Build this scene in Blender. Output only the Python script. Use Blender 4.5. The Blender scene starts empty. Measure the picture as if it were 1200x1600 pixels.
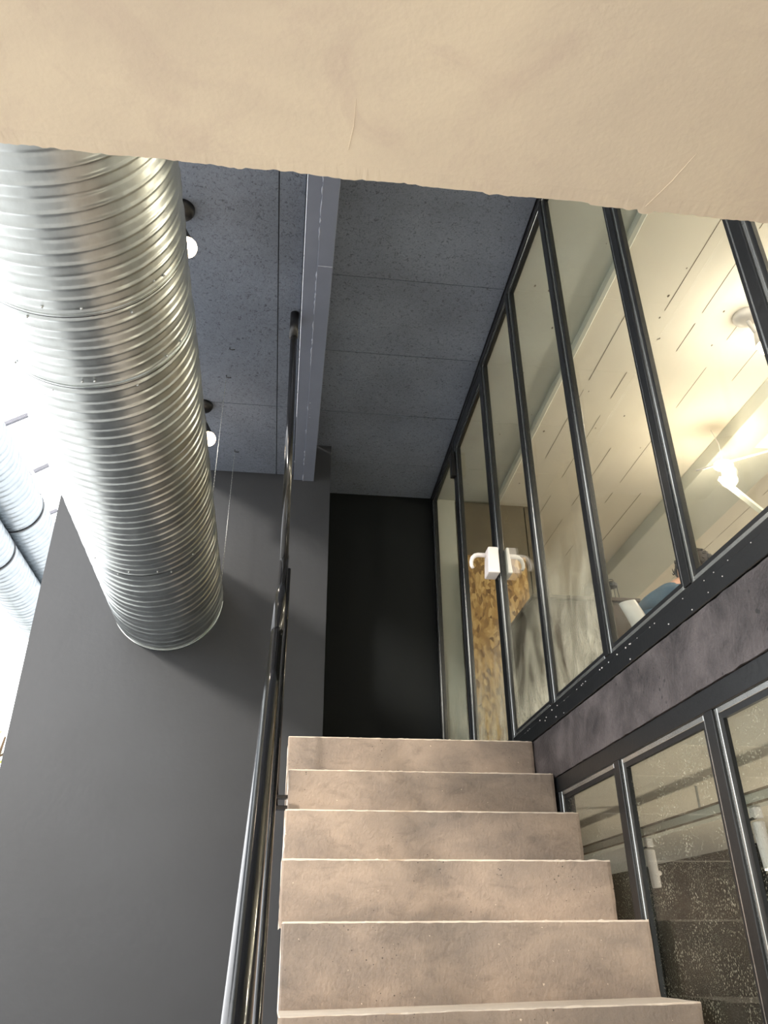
import bpy, bmesh, math, random
from mathutils import Vector, Matrix, noise
random.seed(7)
S = bpy.context.scene
COL = S.collection

# ------------------------------------------------------------------ camera
EYE = Vector((0.0, 0.0, 1.622))
cam = bpy.data.cameras.new('camera')
camo = bpy.data.objects.new('camera', cam)
COL.objects.link(camo)
rt = Vector((0.9921970, -0.1244721, -0.0071939))
up = Vector((-0.0542984, -0.4833245, 0.8737558))
fw = Vector((0.1122352, 0.8665472, 0.4863118))
M = Matrix((( rt.x, up.x, -fw.x, EYE.x), (rt.y, up.y, -fw.y, EYE.y), (rt.z, up.z, -fw.z, EYE.z), (0, 0, 0, 1)))
camo.matrix_world = M
cam.sensor_fit = 'HORIZONTAL'; cam.sensor_width = 36.0
cam.lens = 1222.43 / 1200 * 36.0
cam.clip_start = 0.02; cam.clip_end = 300
S.camera = camo

# ------------------------------------------------------------------ sky, sun, exposure
w = bpy.data.worlds.new('sky'); S.world = w; w.use_nodes = True
nt = w.node_tree; nt.nodes.clear()
wo = nt.nodes.new('ShaderNodeOutputWorld'); bg = nt.nodes.new('ShaderNodeBackground')
bg.inputs[0].default_value = (0.96, 0.98, 1.0, 1); bg.inputs[1].default_value = 3.2
nt.links.new(bg.outputs[0], wo.inputs[0])
sun = bpy.data.lights.new('sun', 'SUN'); sun.energy = 2.3; sun.angle = math.radians(6); sun.color = (1, 0.93, 0.84)
suno = bpy.data.objects.new('sun', sun); COL.objects.link(suno)
suno.rotation_euler = Vector((0.58, 1.0, -0.33)).to_track_quat('-Z', 'Y').to_euler()
suno.location = (-8, -12, 8)
vs = S.view_settings
vs.view_transform = 'Standard'; vs.look = 'None'; vs.gamma = 1.0; vs.exposure = 0.15; vs.use_curve_mapping = False

# ------------------------------------------------------------------ materials
def lin(c):
    return tuple(((v / 255) / 12.92 if v / 255 <= 0.04045 else ((v / 255 + 0.055) / 1.055) ** 2.4) for v in c) + (1,)
def base(name):
    m = bpy.data.materials.new(name); m.use_nodes = True
    n = m.node_tree.nodes; b = n['Principled BSDF']
    return m, m.node_tree, b
def N(t, kind, **k):
    n = t.nodes.new(kind)
    for a, v in k.items():
        if a in n.inputs: n.inputs[a].default_value = v
        else: setattr(n, a, v)
    return n
def plain(name, rgb, rough=0.5, metal=0.0, var=0.12, scale=8, bump=0.0, bscale=60, spec=None, coat=0):
    m, t, b = base(name); c = lin(rgb)
    tc = N(t, 'ShaderNodeTexCoord')
    nz = N(t, 'ShaderNodeTexNoise', Scale=scale, Detail=6.0, Roughness=0.6)
    t.links.new(tc.outputs['Object'], nz.inputs['Vector'])
    cr = N(t, 'ShaderNodeValToRGB')
    cr.color_ramp.elements[0].position = 0.3; cr.color_ramp.elements[1].position = 0.7
    cr.color_ramp.elements[0].color = tuple(v * (1 - var) for v in c[:3]) + (1,)
    cr.color_ramp.elements[1].color = tuple(min(1, v * (1 + var)) for v in c[:3]) + (1,)
    t.links.new(nz.outputs['Fac'], cr.inputs[0]); t.links.new(cr.outputs[0], b.inputs['Base Color'])
    b.inputs['Roughness'].default_value = rough; b.inputs['Metallic'].default_value = metal
    if spec is not None: b.inputs['Specular IOR Level'].default_value = spec
    if coat: b.inputs['Coat Weight'].default_value = coat
    if bump:
        n2 = N(t, 'ShaderNodeTexNoise', Scale=bscale, Detail=4.0)
        t.links.new(tc.outputs['Object'], n2.inputs['Vector'])
        bp = N(t, 'ShaderNodeBump', Strength=bump, Distance=0.01)
        t.links.new(n2.outputs['Fac'], bp.inputs['Height']); t.links.new(bp.outputs[0], b.inputs['Normal'])
    return m
def concrete(name, rgb, rgb2, dark, pits=0.5, scale=2.2, stretch=(1, 1, 1), rough=0.85, bump=0.35, pitscale=38, speck=None):
    """blotchy cast concrete: two tones, stains, small dark pits, optional pale specks"""
    m, t, b = base(name)
    tc = N(t, 'ShaderNodeTexCoord'); mp = N(t, 'ShaderNodeMapping'); mp.inputs['Scale'].default_value = stretch
    t.links.new(tc.outputs['Object'], mp.inputs['Vector'])
    n1 = N(t, 'ShaderNodeTexNoise', Scale=scale, Detail=8.0, Roughness=0.62, Distortion=0.4)
    t.links.new(mp.outputs[0], n1.inputs['Vector'])
    cr = N(t, 'ShaderNodeValToRGB'); e = cr.color_ramp.elements
    e[0].position = 0.36; e[1].position = 0.64; e[0].color = lin(rgb); e[1].color = lin(rgb2)
    t.links.new(n1.outputs['Fac'], cr.inputs[0])
    n2 = N(t, 'ShaderNodeTexNoise', Scale=scale * 3.1, Detail=9.0, Roughness=0.7, Distortion=0.8)
    t.links.new(mp.outputs[0], n2.inputs['Vector'])
    r2 = N(t, 'ShaderNodeMapRange'); r2.inputs['From Min'].default_value = 0.52; r2.inputs['From Max'].default_value = 0.72; r2.inputs['To Max'].default_value = 0.45
    t.links.new(n2.outputs['Fac'], r2.inputs['Value'])
    mx = N(t, 'ShaderNodeMix', data_type='RGBA'); t.links.new(r2.outputs[0], mx.inputs['Factor'])
    t.links.new(cr.outputs[0], mx.inputs['A']); mx.inputs['B'].default_value = lin(dark)
    vo = N(t, 'ShaderNodeTexVoronoi', Scale=pitscale); t.links.new(tc.outputs['Object'], vo.inputs['Vector'])
    n3 = N(t, 'ShaderNodeTexNoise', Scale=7.0, Detail=3.0); t.links.new(tc.outputs['Object'], n3.inputs['Vector'])
    th = N(t, 'ShaderNodeMapRange'); th.inputs['From Min'].default_value = 0.5; th.inputs['From Max'].default_value = 0.7
    th.inputs['To Min'].default_value = 0.02; th.inputs['To Max'].default_value = 0.2 * pits + 0.02
    t.links.new(n3.outputs['Fac'], th.inputs['Value'])
    lt = N(t, 'ShaderNodeMath', operation='LESS_THAN'); t.links.new(vo.outputs['Distance'], lt.inputs[0]); t.links.new(th.outputs[0], lt.inputs[1])
    ml = N(t, 'ShaderNodeMath', operation='MULTIPLY'); ml.inputs[1].default_value = 0.75 if pits else 0
    t.links.new(lt.outputs[0], ml.inputs[0])
    m2 = N(t, 'ShaderNodeMix', data_type='RGBA'); t.links.new(ml.outputs[0], m2.inputs['Factor'])
    t.links.new(mx.outputs['Result'], m2.inputs['A']); m2.inputs['B'].default_value = tuple(v * 0.35 for v in lin(dark)[:3]) + (1,)
    out = m2.outputs['Result']
    if speck:
        v3 = N(t, 'ShaderNodeTexNoise', Scale=speck[1], Detail=2.0); t.links.new(tc.outputs['Object'], v3.inputs['Vector'])
        g = N(t, 'ShaderNodeMath', operation='GREATER_THAN'); g.inputs[1].default_value = speck[2]; t.links.new(v3.outputs['Fac'], g.inputs[0])
        m3 = N(t, 'ShaderNodeMix', data_type='RGBA'); t.links.new(g.outputs[0], m3.inputs['Factor'])
        t.links.new(out, m3.inputs['A']); m3.inputs['B'].default_value = lin(speck[0]); out = m3.outputs['Result']
    t.links.new(out, b.inputs['Base Color'])
    b.inputs['Roughness'].default_value = rough
    n4 = N(t, 'ShaderNodeTexNoise', Scale=90.0, Detail=5.0); t.links.new(tc.outputs['Object'], n4.inputs['Vector'])
    sb = N(t, 'ShaderNodeMath', operation='SUBTRACT'); t.links.new(n4.outputs['Fac'], sb.inputs[0]); t.links.new(ml.outputs[0], sb.inputs[1])
    bp = N(t, 'ShaderNodeBump', Strength=bump, Distance=0.006); t.links.new(sb.outputs[0], bp.inputs['Height']); t.links.new(bp.outputs[0], b.inputs['Normal'])
    return m
def woodwool(name, rgb, rgb2, hole):
    m, t, b = base(name)
    tc = N(t, 'ShaderNodeTexCoord')
    nb = N(t, 'ShaderNodeTexNoise', Scale=1.6, Detail=3.0); t.links.new(tc.outputs['Object'], nb.inputs['Vector'])
    n1 = N(t, 'ShaderNodeTexNoise', Scale=55.0, Detail=3.0, Roughness=0.6, Distortion=1.6); t.links.new(tc.outputs['Object'], n1.inputs['Vector'])
    cr = N(t, 'ShaderNodeValToRGB'); e = cr.color_ramp.elements
    e[0].position = 0.33; e[1].position = 0.42; e[0].color = lin(hole); e[1].color = lin(rgb)
    x = cr.color_ramp.elements.new(0.8); x.color = lin(rgb2)
    t.links.new(n1.outputs['Fac'], cr.inputs[0])
    mr = N(t, 'ShaderNodeMapRange'); mr.inputs['From Min'].default_value = .3; mr.inputs['From Max'].default_value = .7; mr.inputs['To Min'].default_value = .8; mr.inputs['To Max'].default_value = 1.2
    t.links.new(nb.outputs['Fac'], mr.inputs['Value'])
    hs = N(t, 'ShaderNodeHueSaturation'); t.links.new(cr.outputs[0], hs.inputs['Color']); t.links.new(mr.outputs[0], hs.inputs['Value'])
    t.links.new(hs.outputs[0], b.inputs['Base Color']); b.inputs['Roughness'].default_value = 0.9
    bp = N(t, 'ShaderNodeBump', Strength=0.6, Distance=0.004); t.links.new(n1.outputs['Fac'], bp.inputs['Height']); t.links.new(bp.outputs[0], b.inputs['Normal'])
    return m
def galvanised(name, rgb, rough=0.3):
    m, t, b = base(name)
    tc = N(t, 'ShaderNodeTexCoord'); mp = N(t, 'ShaderNodeMapping'); mp.inputs['Scale'].default_value = (1, 0.5, 1)
    t.links.new(tc.outputs['Object'], mp.inputs[0])
    n1 = N(t, 'ShaderNodeTexNoise', Scale=9.0, Detail=7.0, Roughness=0.65); t.links.new(mp.outputs[0], n1.inputs['Vector'])
    c = lin(rgb)[:3]
    cr = N(t, 'ShaderNodeValToRGB'); e = cr.color_ramp.elements; e[0].position = .3; e[1].position = .7
    e[0].color = tuple(v * .82 for v in c) + (1,); e[1].color = tuple(min(1, v * 1.1) for v in c) + (1,)
    t.links.new(n1.outputs['Fac'], cr.inputs[0]); t.links.new(cr.outputs[0], b.inputs['Base Color'])
    mr = N(t, 'ShaderNodeMapRange'); mr.inputs['To Min'].default_value = rough - .07; mr.inputs['To Max'].default_value = rough + .13
    t.links.new(n1.outputs['Fac'], mr.inputs['Value']); t.links.new(mr.outputs[0], b.inputs['Roughness'])
    b.inputs['Metallic'].default_value = 1.0
    return m
def glass(name, dust=0.03, dust_bottom=None, tint=(0.93, 0.96, 0.94), specks=False, seed=0.0, refl=1.0):
    """thin architectural pane: fresnel reflection over clear, with dried plaster dust"""
    m = bpy.data.materials.new(name); m.use_nodes = True; t = m.node_tree; t.nodes.clear()
    o = N(t, 'ShaderNodeOutputMaterial'); tr = N(t, 'ShaderNodeBsdfTransparent'); tr.inputs[0].default_value = tint + (1,)
    gl = N(t, 'ShaderNodeBsdfGlossy'); gl.inputs['Roughness'].default_value = 0.0
    fr = N(t, 'ShaderNodeFresnel', IOR=1.45)
    gm = N(t, 'ShaderNodeNewGeometry'); io = N(t, 'ShaderNodeMapRange')      # same IOR on both faces of the thin pane
    io.inputs['To Min'].default_value = 1.45; io.inputs['To Max'].default_value = 1 / 1.45
    t.links.new(gm.outputs['Backfacing'], io.inputs['Value']); t.links.new(io.outputs[0], fr.inputs['IOR'])
    mu = N(t, 'ShaderNodeMath', operation='MULTIPLY'); mu.inputs[1].default_value = refl; t.links.new(fr.outputs[0], mu.inputs[0])
    mi = N(t, 'ShaderNodeMixShader'); t.links.new(mu.outputs[0], mi.inputs[0]); t.links.new(tr.outputs[0], mi.inputs[1]); t.links.new(gl.outputs[0], mi.inputs[2])
    df = N(t, 'ShaderNodeBsdfDiffuse'); df.inputs[0].default_value = lin((214, 208, 186))
    tc = N(t, 'ShaderNodeTexCoord'); mp = N(t, 'ShaderNodeMapping'); mp.inputs['Location'].default_value = (0, seed, seed)
    mp.inputs['Scale'].default_value = (1, 1, .45)
    t.links.new(tc.outputs['Object'], mp.inputs[0])
    n1 = N(t, 'ShaderNodeTexNoise', Scale=3.0, Detail=7.0, Roughness=0.65, Distortion=0.6); t.links.new(mp.outputs[0], n1.inputs['Vector'])
    mr = N(t, 'ShaderNodeMapRange'); mr.inputs['From Min'].default_value = .35; mr.inputs['From Max'].default_value = .72
    mr.inputs['To Min'].default_value = dust * .3; mr.inputs['To Max'].default_value = dust * 1.6
    t.links.new(n1.outputs['Fac'], mr.inputs['Value']); fac = mr.outputs[0]
    if dust_bottom:
        z0, z1, amt = dust_bottom
        sx = N(t, 'ShaderNodeSeparateXYZ'); t.links.new(tc.outputs['Object'], sx.inputs[0])
        g = N(t, 'ShaderNodeMapRange'); g.inputs['From Min'].default_value = z0; g.inputs['From Max'].default_value = z1
        g.inputs['To Min'].default_value = amt; g.inputs['To Max'].default_value = 0
        t.links.new(sx.outputs['Z'], g.inputs['Value'])
        nn = N(t, 'ShaderNodeMapRange'); nn.inputs['From Min'].default_value = .38; nn.inputs['From Max'].default_value = .66
        n5 = N(t, 'ShaderNodeTexNoise', Scale=5.0, Detail=8.0, Roughness=0.7, Distortion=1.2); t.links.new(mp.outputs[0], n5.inputs['Vector'])
        t.links.new(n5.outputs['Fac'], nn.inputs['Value'])
        m1 = N(t, 'ShaderNodeMath', operation='MULTIPLY'); t.links.new(g.outputs[0], m1.inputs[0]); t.links.new(nn.outputs[0], m1.inputs[1])
        a1 = N(t, 'ShaderNodeMath', operation='ADD'); t.links.new(fac, a1.inputs[0]); t.links.new(m1.outputs[0], a1.inputs[1]); fac = a1.outputs[0]
    if specks:
        vo = N(t, 'ShaderNodeTexVoronoi', Scale=170.0); 
        mq = N(t, 'ShaderNodeMapping'); mq.inputs['Scale'].default_value = (1, 1, .5); t.links.new(tc.outputs['Object'], mq.inputs[0]); t.links.new(mq.outputs[0], vo.inputs['Vector'])
        n6 = N(t, 'ShaderNodeTexNoise', Scale=9.0, Detail=4.0, Roughness=.7); t.links.new(tc.outputs['Object'], n6.inputs['Vector'])
        tr2 = N(t, 'ShaderNodeMapRange'); tr2.inputs['From Min'].default_value = .35; tr2.inputs['From Max'].default_value = .68; tr2.inputs['To Min'].default_value = .07; tr2.inputs['To Max'].default_value = .27
        t.links.new(n6.outputs['Fac'], tr2.inputs['Value'])
        l = N(t, 'ShaderNodeMath', operation='LESS_THAN'); t.links.new(vo.outputs['Distance'], l.inputs[0]); t.links.new(tr2.outputs[0], l.inputs[1])
        l2 = N(t, 'ShaderNodeMath', operation='MULTIPLY'); l2.inputs[1].default_value = .42; t.links.new(l.outputs[0], l2.inputs[0])
        a2 = N(t, 'ShaderNodeMath', operation='ADD'); t.links.new(fac, a2.inputs[0]); t.links.new(l2.outputs[0], a2.inputs[1]); fac = a2.outputs[0]
    md = N(t, 'ShaderNodeMixShader'); t.links.new(fac, md.inputs[0]); t.links.new(mi.outputs[0], md.inputs[1]); t.links.new(df.outputs[0], md.inputs[2])
    t.links.new(md.outputs[0], o.inputs[0])
    return m
def emit(name, rgb, s):
    m, t, b = base(name); b.inputs['Emission Color'].default_value = lin(rgb); b.inputs['Emission Strength'].default_value = s
    b.inputs['Base Color'].default_value = lin(rgb); return m
def osb(name):
    m, t, b = base(name)
    tc = N(t, 'ShaderNodeTexCoord'); nz = N(t, 'ShaderNodeTexNoise', Scale=5.0, Detail=3.0); t.links.new(tc.outputs['Object'], nz.inputs['Vector'])
    mp = N(t, 'ShaderNodeMapping'); mp.inputs['Scale'].default_value = (48, 48, 22); t.links.new(tc.outputs['Object'], mp.inputs[0])
    ad = N(t, 'ShaderNodeVectorMath', operation='ADD'); sc = N(t, 'ShaderNodeVectorMath', operation='SCALE'); sc.inputs['Scale'].default_value = 3.0
    t.links.new(nz.outputs['Color'], sc.inputs[0]); t.links.new(mp.outputs[0], ad.inputs[0]); t.links.new(sc.outputs[0], ad.inputs[1])
    vo = N(t, 'ShaderNodeTexVoronoi', Scale=1.0); t.links.new(ad.outputs[0], vo.inputs['Vector'])
    sx = N(t, 'ShaderNodeSeparateColor'); t.links.new(vo.outputs['Color'], sx.inputs[0])
    cr = N(t, 'ShaderNodeValToRGB'); e = cr.color_ramp.elements; e[0].position = 0; e[1].position = 1
    e[0].color = lin((120, 88, 48)); e[1].color = lin((214, 180, 120)); x = e.new(.5); x.color = lin((180, 142, 86))
    t.links.new(sx.outputs[0], cr.inputs[0]); t.links.new(cr.outputs[0], b.inputs['Base Color']); b.inputs['Roughness'].default_value = .7
    return m

MT = dict(
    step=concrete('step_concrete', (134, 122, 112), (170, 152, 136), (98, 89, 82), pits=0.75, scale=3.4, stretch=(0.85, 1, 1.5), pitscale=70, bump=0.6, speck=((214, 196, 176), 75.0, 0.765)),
    soffit=concrete('soffit_concrete', (214, 196, 174), (230, 212, 186), (204, 180, 164), pits=0.0, scale=1.6, bump=0.12),
    step_lit=concrete('lit_step_concrete', (222, 206, 188), (238, 224, 206), (196, 178, 160), pits=0.3, scale=3.0, bump=0.3),  # light falling on treads, nosings and left sides is put into this tone
    band=concrete('painted_concrete', (50, 45, 46), (94, 87, 87), (24, 22, 23), pits=1.2, scale=5.5, rough=0.55, bump=0.6, speck=((170, 165, 165), 40.0, 0.80)),
    wall=plain('dark_wall_paint', (47, 49, 53), rough=0.5, var=0.14, scale=1.1, bump=0.08, bscale=25),
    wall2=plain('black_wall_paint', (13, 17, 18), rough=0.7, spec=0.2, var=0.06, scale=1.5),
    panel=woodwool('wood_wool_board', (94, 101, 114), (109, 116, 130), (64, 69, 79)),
    panel_r=woodwool('wood_wool_board_right', (110, 118, 132), (125, 133, 148), (80, 86, 97)),  # same boards; left and right tones split to offset uneven light
    beam=plain('beam_paint', (112, 118, 134), rough=0.5, var=0.05, scale=6),
    weld=plain('weld_paint', (146, 151, 166), rough=0.35, var=0.1, scale=60, bump=0.5),
    frame=plain('black_steel', (24, 26, 28), rough=0.32, var=0.15, scale=9, bump=0.05, spec=0.5),
    bead=plain('glazing_bead_metal', (205, 208, 206), rough=0.22, metal=0.9, var=0.1),
    gasket=plain('black_rubber', (14, 14, 15), rough=0.6),
    rail=plain('black_gloss_steel', (22, 22, 24), rough=0.16, var=0.3, scale=30, bump=0.03, bscale=50, spec=0.6, coat=0.3),
    duct=galvanised('galvanised_steel', (208, 213, 213)),
    duct2=galvanised('galvanised_steel_pale', (150, 156, 160), 0.35),
    ring=plain('black_seal', (25, 25, 27), rough=0.5),
    wire=plain('steel_wire', (190, 192, 190), rough=0.3, metal=1.0),
    blackp=plain('black_plastic', (18, 18, 20), rough=0.4),
    bulb=emit('bulb_glow', (255, 226, 185), 14.0),
    warmwall=plain('cream_plaster', (226, 218, 204), rough=0.8, var=0.05, scale=2.0, bump=0.1, bscale=20),
    greywall=plain('grey_green_plaster', (200, 200, 190), rough=0.8, var=0.08, scale=2.0, bump=0.1),
    brownwall=plain('bare_brown_plaster', (104, 94, 76), rough=0.85, var=0.25, scale=3.0, bump=0.2),
    joint=plain('board_joint', (120, 105, 88), rough=0.9, var=0.4, scale=8),
    floorc=concrete('floor_concrete', (176, 174, 170), (190, 188, 184), (150, 146, 140), pits=0.1, scale=1.0, bump=0.1),
    white=plain('white_plastic', (236, 230, 228), rough=0.4, var=0.02),
    osb=osb('strand_board'),
    brown=plain('brown_cabinet_wood', (70, 56, 45), rough=0.6, var=0.2, scale=5),
    blackwall=plain('dark_lower_wall', (9, 9, 8), rough=0.9, var=0.2, scale=3, spec=0.0),
    skin=plain('skin', (216, 164, 140), rough=0.5, var=0.05), hair=plain('dark_brown_hair', (40, 27, 20), rough=0.8, var=0.4, scale=40),
    blue=plain('blue_cotton', (62, 92, 118), rough=0.85, var=0.12, scale=12, bump=0.2), navy=plain('navy_denim', (40, 46, 62), rough=0.85),
    bark=plain('bark', (90, 72, 52), rough=0.9, var=0.3, scale=14), leaf=plain('yellow_green_leaf', (190, 206, 60), rough=0.6, var=0.3, scale=3),
    gal_bar=plain('grey_bar_paint', (110, 110, 118), rough=0.5),
    glass_up=glass('glass_upper', 0.008, (0.05, 0.8, 0.7), seed=0.0),
    glass_near=glass('glass_near', 0.006, (0.05, 0.6, 0.05), seed=5.0),
    glass_low=glass('glass_lower', 0.015, (0.0, 1.8, 0.02), specks=True, seed=3.0),
    glass_roof=glass('glass_roof', 0.0, tint=(1, 1, 1), refl=0.1),
)

# ------------------------------------------------------------------ helpers
def link(o, parent=None):
    COL.objects.link(o)
    if parent is not None: o.parent = parent
    return o
def tag(o, label=None, cat=None, group=None, kind=None):
    if label: o['label'] = label
    if cat: o['category'] = cat
    if group: o['group'] = group
    if kind: o['kind'] = kind
    return o
def empty(name, loc=(0, 0, 0), **k):
    o = bpy.data.objects.new(name, None); o.location = loc; o.empty_display_size = 0.1
    link(o); tag(o, **k); return o
def obj(name, bm, m, parent=None, smooth=False, bevel=0, **k):
    """mesh is authored in world space; a parent's location is taken off"""
    me = bpy.data.meshes.new(name)
    if bevel:
        bmesh.ops.bevel(bm, geom=bm.edges[:], offset=bevel, segments=1, affect='EDGES', profile=0.5)
    if parent is not None:
        p = parent; off = Vector((0, 0, 0))
        while p is not None: off += p.location; p = p.parent
        for v in bm.verts: v.co -= off
    bmesh.ops.recalc_face_normals(bm, faces=bm.faces[:])
    if smooth:
        for f in bm.faces: f.smooth = True
    bm.to_mesh(me); bm.free()
    me.materials.append(m if not isinstance(m, str) else MT[m])
    o = bpy.data.objects.new(name, me); link(o, parent); tag(o, **k)
    return o
def box(bm, x0, x1, y0, y1, z0, z1):
    vs_ = [bm.verts.new((x, y, z)) for x in (x0, x1) for y in (y0, y1) for z in (z0, z1)]
    for f in ((0, 1, 3, 2), (4, 6, 7, 5), (0, 4, 5, 1), (2, 3, 7, 6), (0, 2, 6, 4), (1, 5, 7, 3)):
        bm.faces.new([vs_[i] for i in f])
    return vs_
def B(*a):
    bm = bmesh.new()
    for q in a: box(bm, *q)
    return bm
def frame_of(d):
    d = d.normalized(); u = d.orthogonal().normalized(); return u, d.cross(u)
def tube(bm, pts, r, seg=12, cap=True):
    pts = [Vector(p) for p in pts]; rs = r if isinstance(r, (list, tuple)) else [r] * len(pts)
    rings = []; u = None
    for i, p in enumerate(pts):
        d = (pts[min(i + 1, len(pts) - 1)] - pts[max(i - 1, 0)]).normalized()
        if u is None: u = d.orthogonal().normalized()
        else: u = (u - d * u.dot(d)).normalized()
        v = d.cross(u)
        rings.append([bm.verts.new(p + (u * math.cos(2 * math.pi * k / seg) + v * math.sin(2 * math.pi * k / seg)) * rs[i]) for k in range(seg)])
    for a, b_ in zip(rings, rings[1:]):
        for k in range(seg): bm.faces.new((a[k], a[(k + 1) % seg], b_[(k + 1) % seg], b_[k]))
    if cap: bm.faces.new(rings[0][::-1]); bm.faces.new(rings[-1])
    return bm
def T(pts, r, seg=12): return tube(bmesh.new(), pts, r, seg)
def ball(bm, c, r, seg=16, rings=10, s=(1, 1, 1)):
    ret = bmesh.ops.create_uvsphere(bm, u_segments=seg, v_segments=rings, radius=r)
    for v in ret['verts']: v.co = Vector((v.co.x * s[0], v.co.y * s[1], v.co.z * s[2])) + Vector(c)
    return bm
def ray(px, py):
    return rt * ((px - 600) / 1222.43) - up * ((py - 800) / 1222.43) + fw

# ------------------------------------------------------------------ the shell
XG = 1.13
# floor of the hall and floor of the upper room
obj('floor', B((-9, XG, -6, 14, -0.2, 0), ), 'floorc', kind='structure')
obj('floor', B((XG, 7, -2, 9.5, -0.2, 0)), 'brown', kind='structure')
obj('floor', B((XG + .07, 7, -2, 9.0, 2.24, 2.44)), 'floorc', kind='structure', label='upper room floor slab')
# wall behind the camera and the slab overhead with its ragged cast edge
obj('wall_rear_blocker', B((-1.2, XG, -3.4, -3.2, 0, 6), (-9, -1.2, -3.4, -3.2, 0, 3.4)), 'warmwall', kind='structure')  # unseen; low hall part added to cut sky light from behind
def overhead():
    bm = bmesh.new(); nx = 260
    lo, hi, bl, bh = [], [], [], []
    for i in range(nx + 1):
        x = -0.78 + (XG - 0.005 + 0.78) * i / nx
        n = noise.noise((x * 9, 0, 0)) * 0.004 + noise.noise((x * 60, 3, 0)) * 0.0035 + max(0, noise.noise((x * 25, 7, 0)) - .35) * 0.012
        if abs(x - 0.66) < 0.012: n += 0.007
        if x > 0.545: n += 0.004
        nz = noise.noise((x * 50, 5, 1)) * 0.0015
        lo.append(bm.verts.new((x, 0.993 + n, 2.9 + abs(nz) + 0.002)))
        hi.append(bm.verts.new((x, 0.985, 3.06)))
        bl.append(bm.verts.new((x, 0.96, 2.9))); bh.append((bm.verts.new((x, -3.2, 2.9)), bm.verts.new((x, -3.2, 3.06))))
    for i in range(nx):
        bm.faces.new((lo[i], lo[i + 1], hi[i + 1], hi[i])); bm.faces.new((bl[i], bl[i + 1], lo[i + 1], lo[i]))
        bm.faces.new((bh[i][0], bh[i + 1][0], bl[i + 1], bl[i])); bm.faces.new((hi[i], hi[i + 1], bh[i + 1][1], bh[i][1]))
        bm.faces.new((bh[i][1], bh[i + 1][1], bh[i + 1][0], bh[i][0]))
    for i in (0, nx): bm.faces.new((lo[i], hi[i], bh[i][1], bh[i][0], bl[i]))
    s = obj('ceiling', bm, 'soffit', kind='structure', label='beige raw concrete slab soffit overhead with a ragged front edge')
    bm = bmesh.new()   # shallow formwork seams cast into the soffit
    for (xa, ya, xb, yb) in ((0.655, 0.985, 0.70, 0.86), (0.06, 0.93, 0.065, 0.83)):
        tube(bm, [(xa, ya, 2.9), ((xa + xb) / 2 + .003, (ya + yb) / 2, 2.8995), (xb, yb, 2.9003)], 0.0008, 6)
    obj('cast_seam', bm, 'soffit', s)
    return s
overhead()
# big charcoal wall that takes the duct, black wall behind the landing
obj('wall_back', B((-1.63, 0.243, 4.954, 5.655, 0, 5.2)), 'wall', kind='structure')
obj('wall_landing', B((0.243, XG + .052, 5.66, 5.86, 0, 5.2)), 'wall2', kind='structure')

# ceiling boards, left (lower) and right (higher)
def board(bm, x0, x1, y0, y1, z0, z1): box(bm, x0, x1, y0, y1, z0, z1)
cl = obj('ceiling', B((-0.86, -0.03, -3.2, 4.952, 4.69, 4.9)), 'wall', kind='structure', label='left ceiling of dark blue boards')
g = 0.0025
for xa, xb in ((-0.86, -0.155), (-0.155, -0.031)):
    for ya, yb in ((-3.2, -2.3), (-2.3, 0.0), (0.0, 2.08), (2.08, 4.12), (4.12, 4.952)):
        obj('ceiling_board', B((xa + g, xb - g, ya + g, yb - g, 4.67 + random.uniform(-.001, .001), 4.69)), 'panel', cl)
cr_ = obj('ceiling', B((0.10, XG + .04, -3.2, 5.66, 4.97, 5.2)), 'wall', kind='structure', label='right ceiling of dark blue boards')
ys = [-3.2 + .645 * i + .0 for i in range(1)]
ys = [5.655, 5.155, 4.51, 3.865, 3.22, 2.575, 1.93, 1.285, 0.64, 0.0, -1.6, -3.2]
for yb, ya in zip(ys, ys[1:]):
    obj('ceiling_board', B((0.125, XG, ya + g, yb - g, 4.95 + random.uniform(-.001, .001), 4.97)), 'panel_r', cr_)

# welded steel beam between the two ceilings
be = empty('steel_beam', (0.05, 2, 4.63), label='pale blue-grey painted steel beam with weld beads running under the ceiling', cat='beam')
obj('web', B((-0.025, -0.019, -3.2, 4.952, 4.631, 4.668), (0.107, 0.113, -3.2, 4.952, 4.631, 4.949), (0.0, 0.1, -3.2, 4.952, 4.66, 4.9)), 'beam', be)
obj('flange_plate', B((-0.027, 0.042, -3.2, 4.951, 4.630, 4.642)), 'beam', be, bevel=0.0015)
obj('flange_plate', B((0.042, 0.120, 3.6 - .74, 4.951, 4.626, 4.642)), 'beam', be, bevel=0.0015)
obj('flange_plate', B((0.042, 0.120, -3.2, 3.598 - .74, 4.6265, 4.642)), 'beam', be, bevel=0.0015)
bm = bmesh.new()
y = 1.9
while y < 4.9:
    l = random.uniform(.03, .14)
    if random.random() < 0.75:
        tube(bm, [(0.042 + random.uniform(-.002, .002), y + l * k / 4, 4.629 + random.uniform(-.001, .0005)) for k in range(5)], [0.0015, random.uniform(.003, .006), random.uniform(.003, .005), .003, .001], 6)
    y += l * random.uniform(.8, 1.6)
tube(bm, [(0.045 + .073 * k / 6, 2.86 + random.uniform(-.002, .002), 4.6265) for k in range(7)], [.002, .003, .0025, .004, .003, .004, .002], 6)
for k in range(14): 
    y = random.uniform(2.2, 4.8); ball(bm, (-0.026, y, 4.631), random.uniform(.002, .005), 8, 5)
for k in range(5): ball(bm, (0.05 + random.uniform(-.004, .01), random.uniform(3.8, 4.2), 4.627), random.uniform(.002, .004), 8, 5)
obj('weld_bead', bm, 'weld', be, smooth=True)

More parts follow.
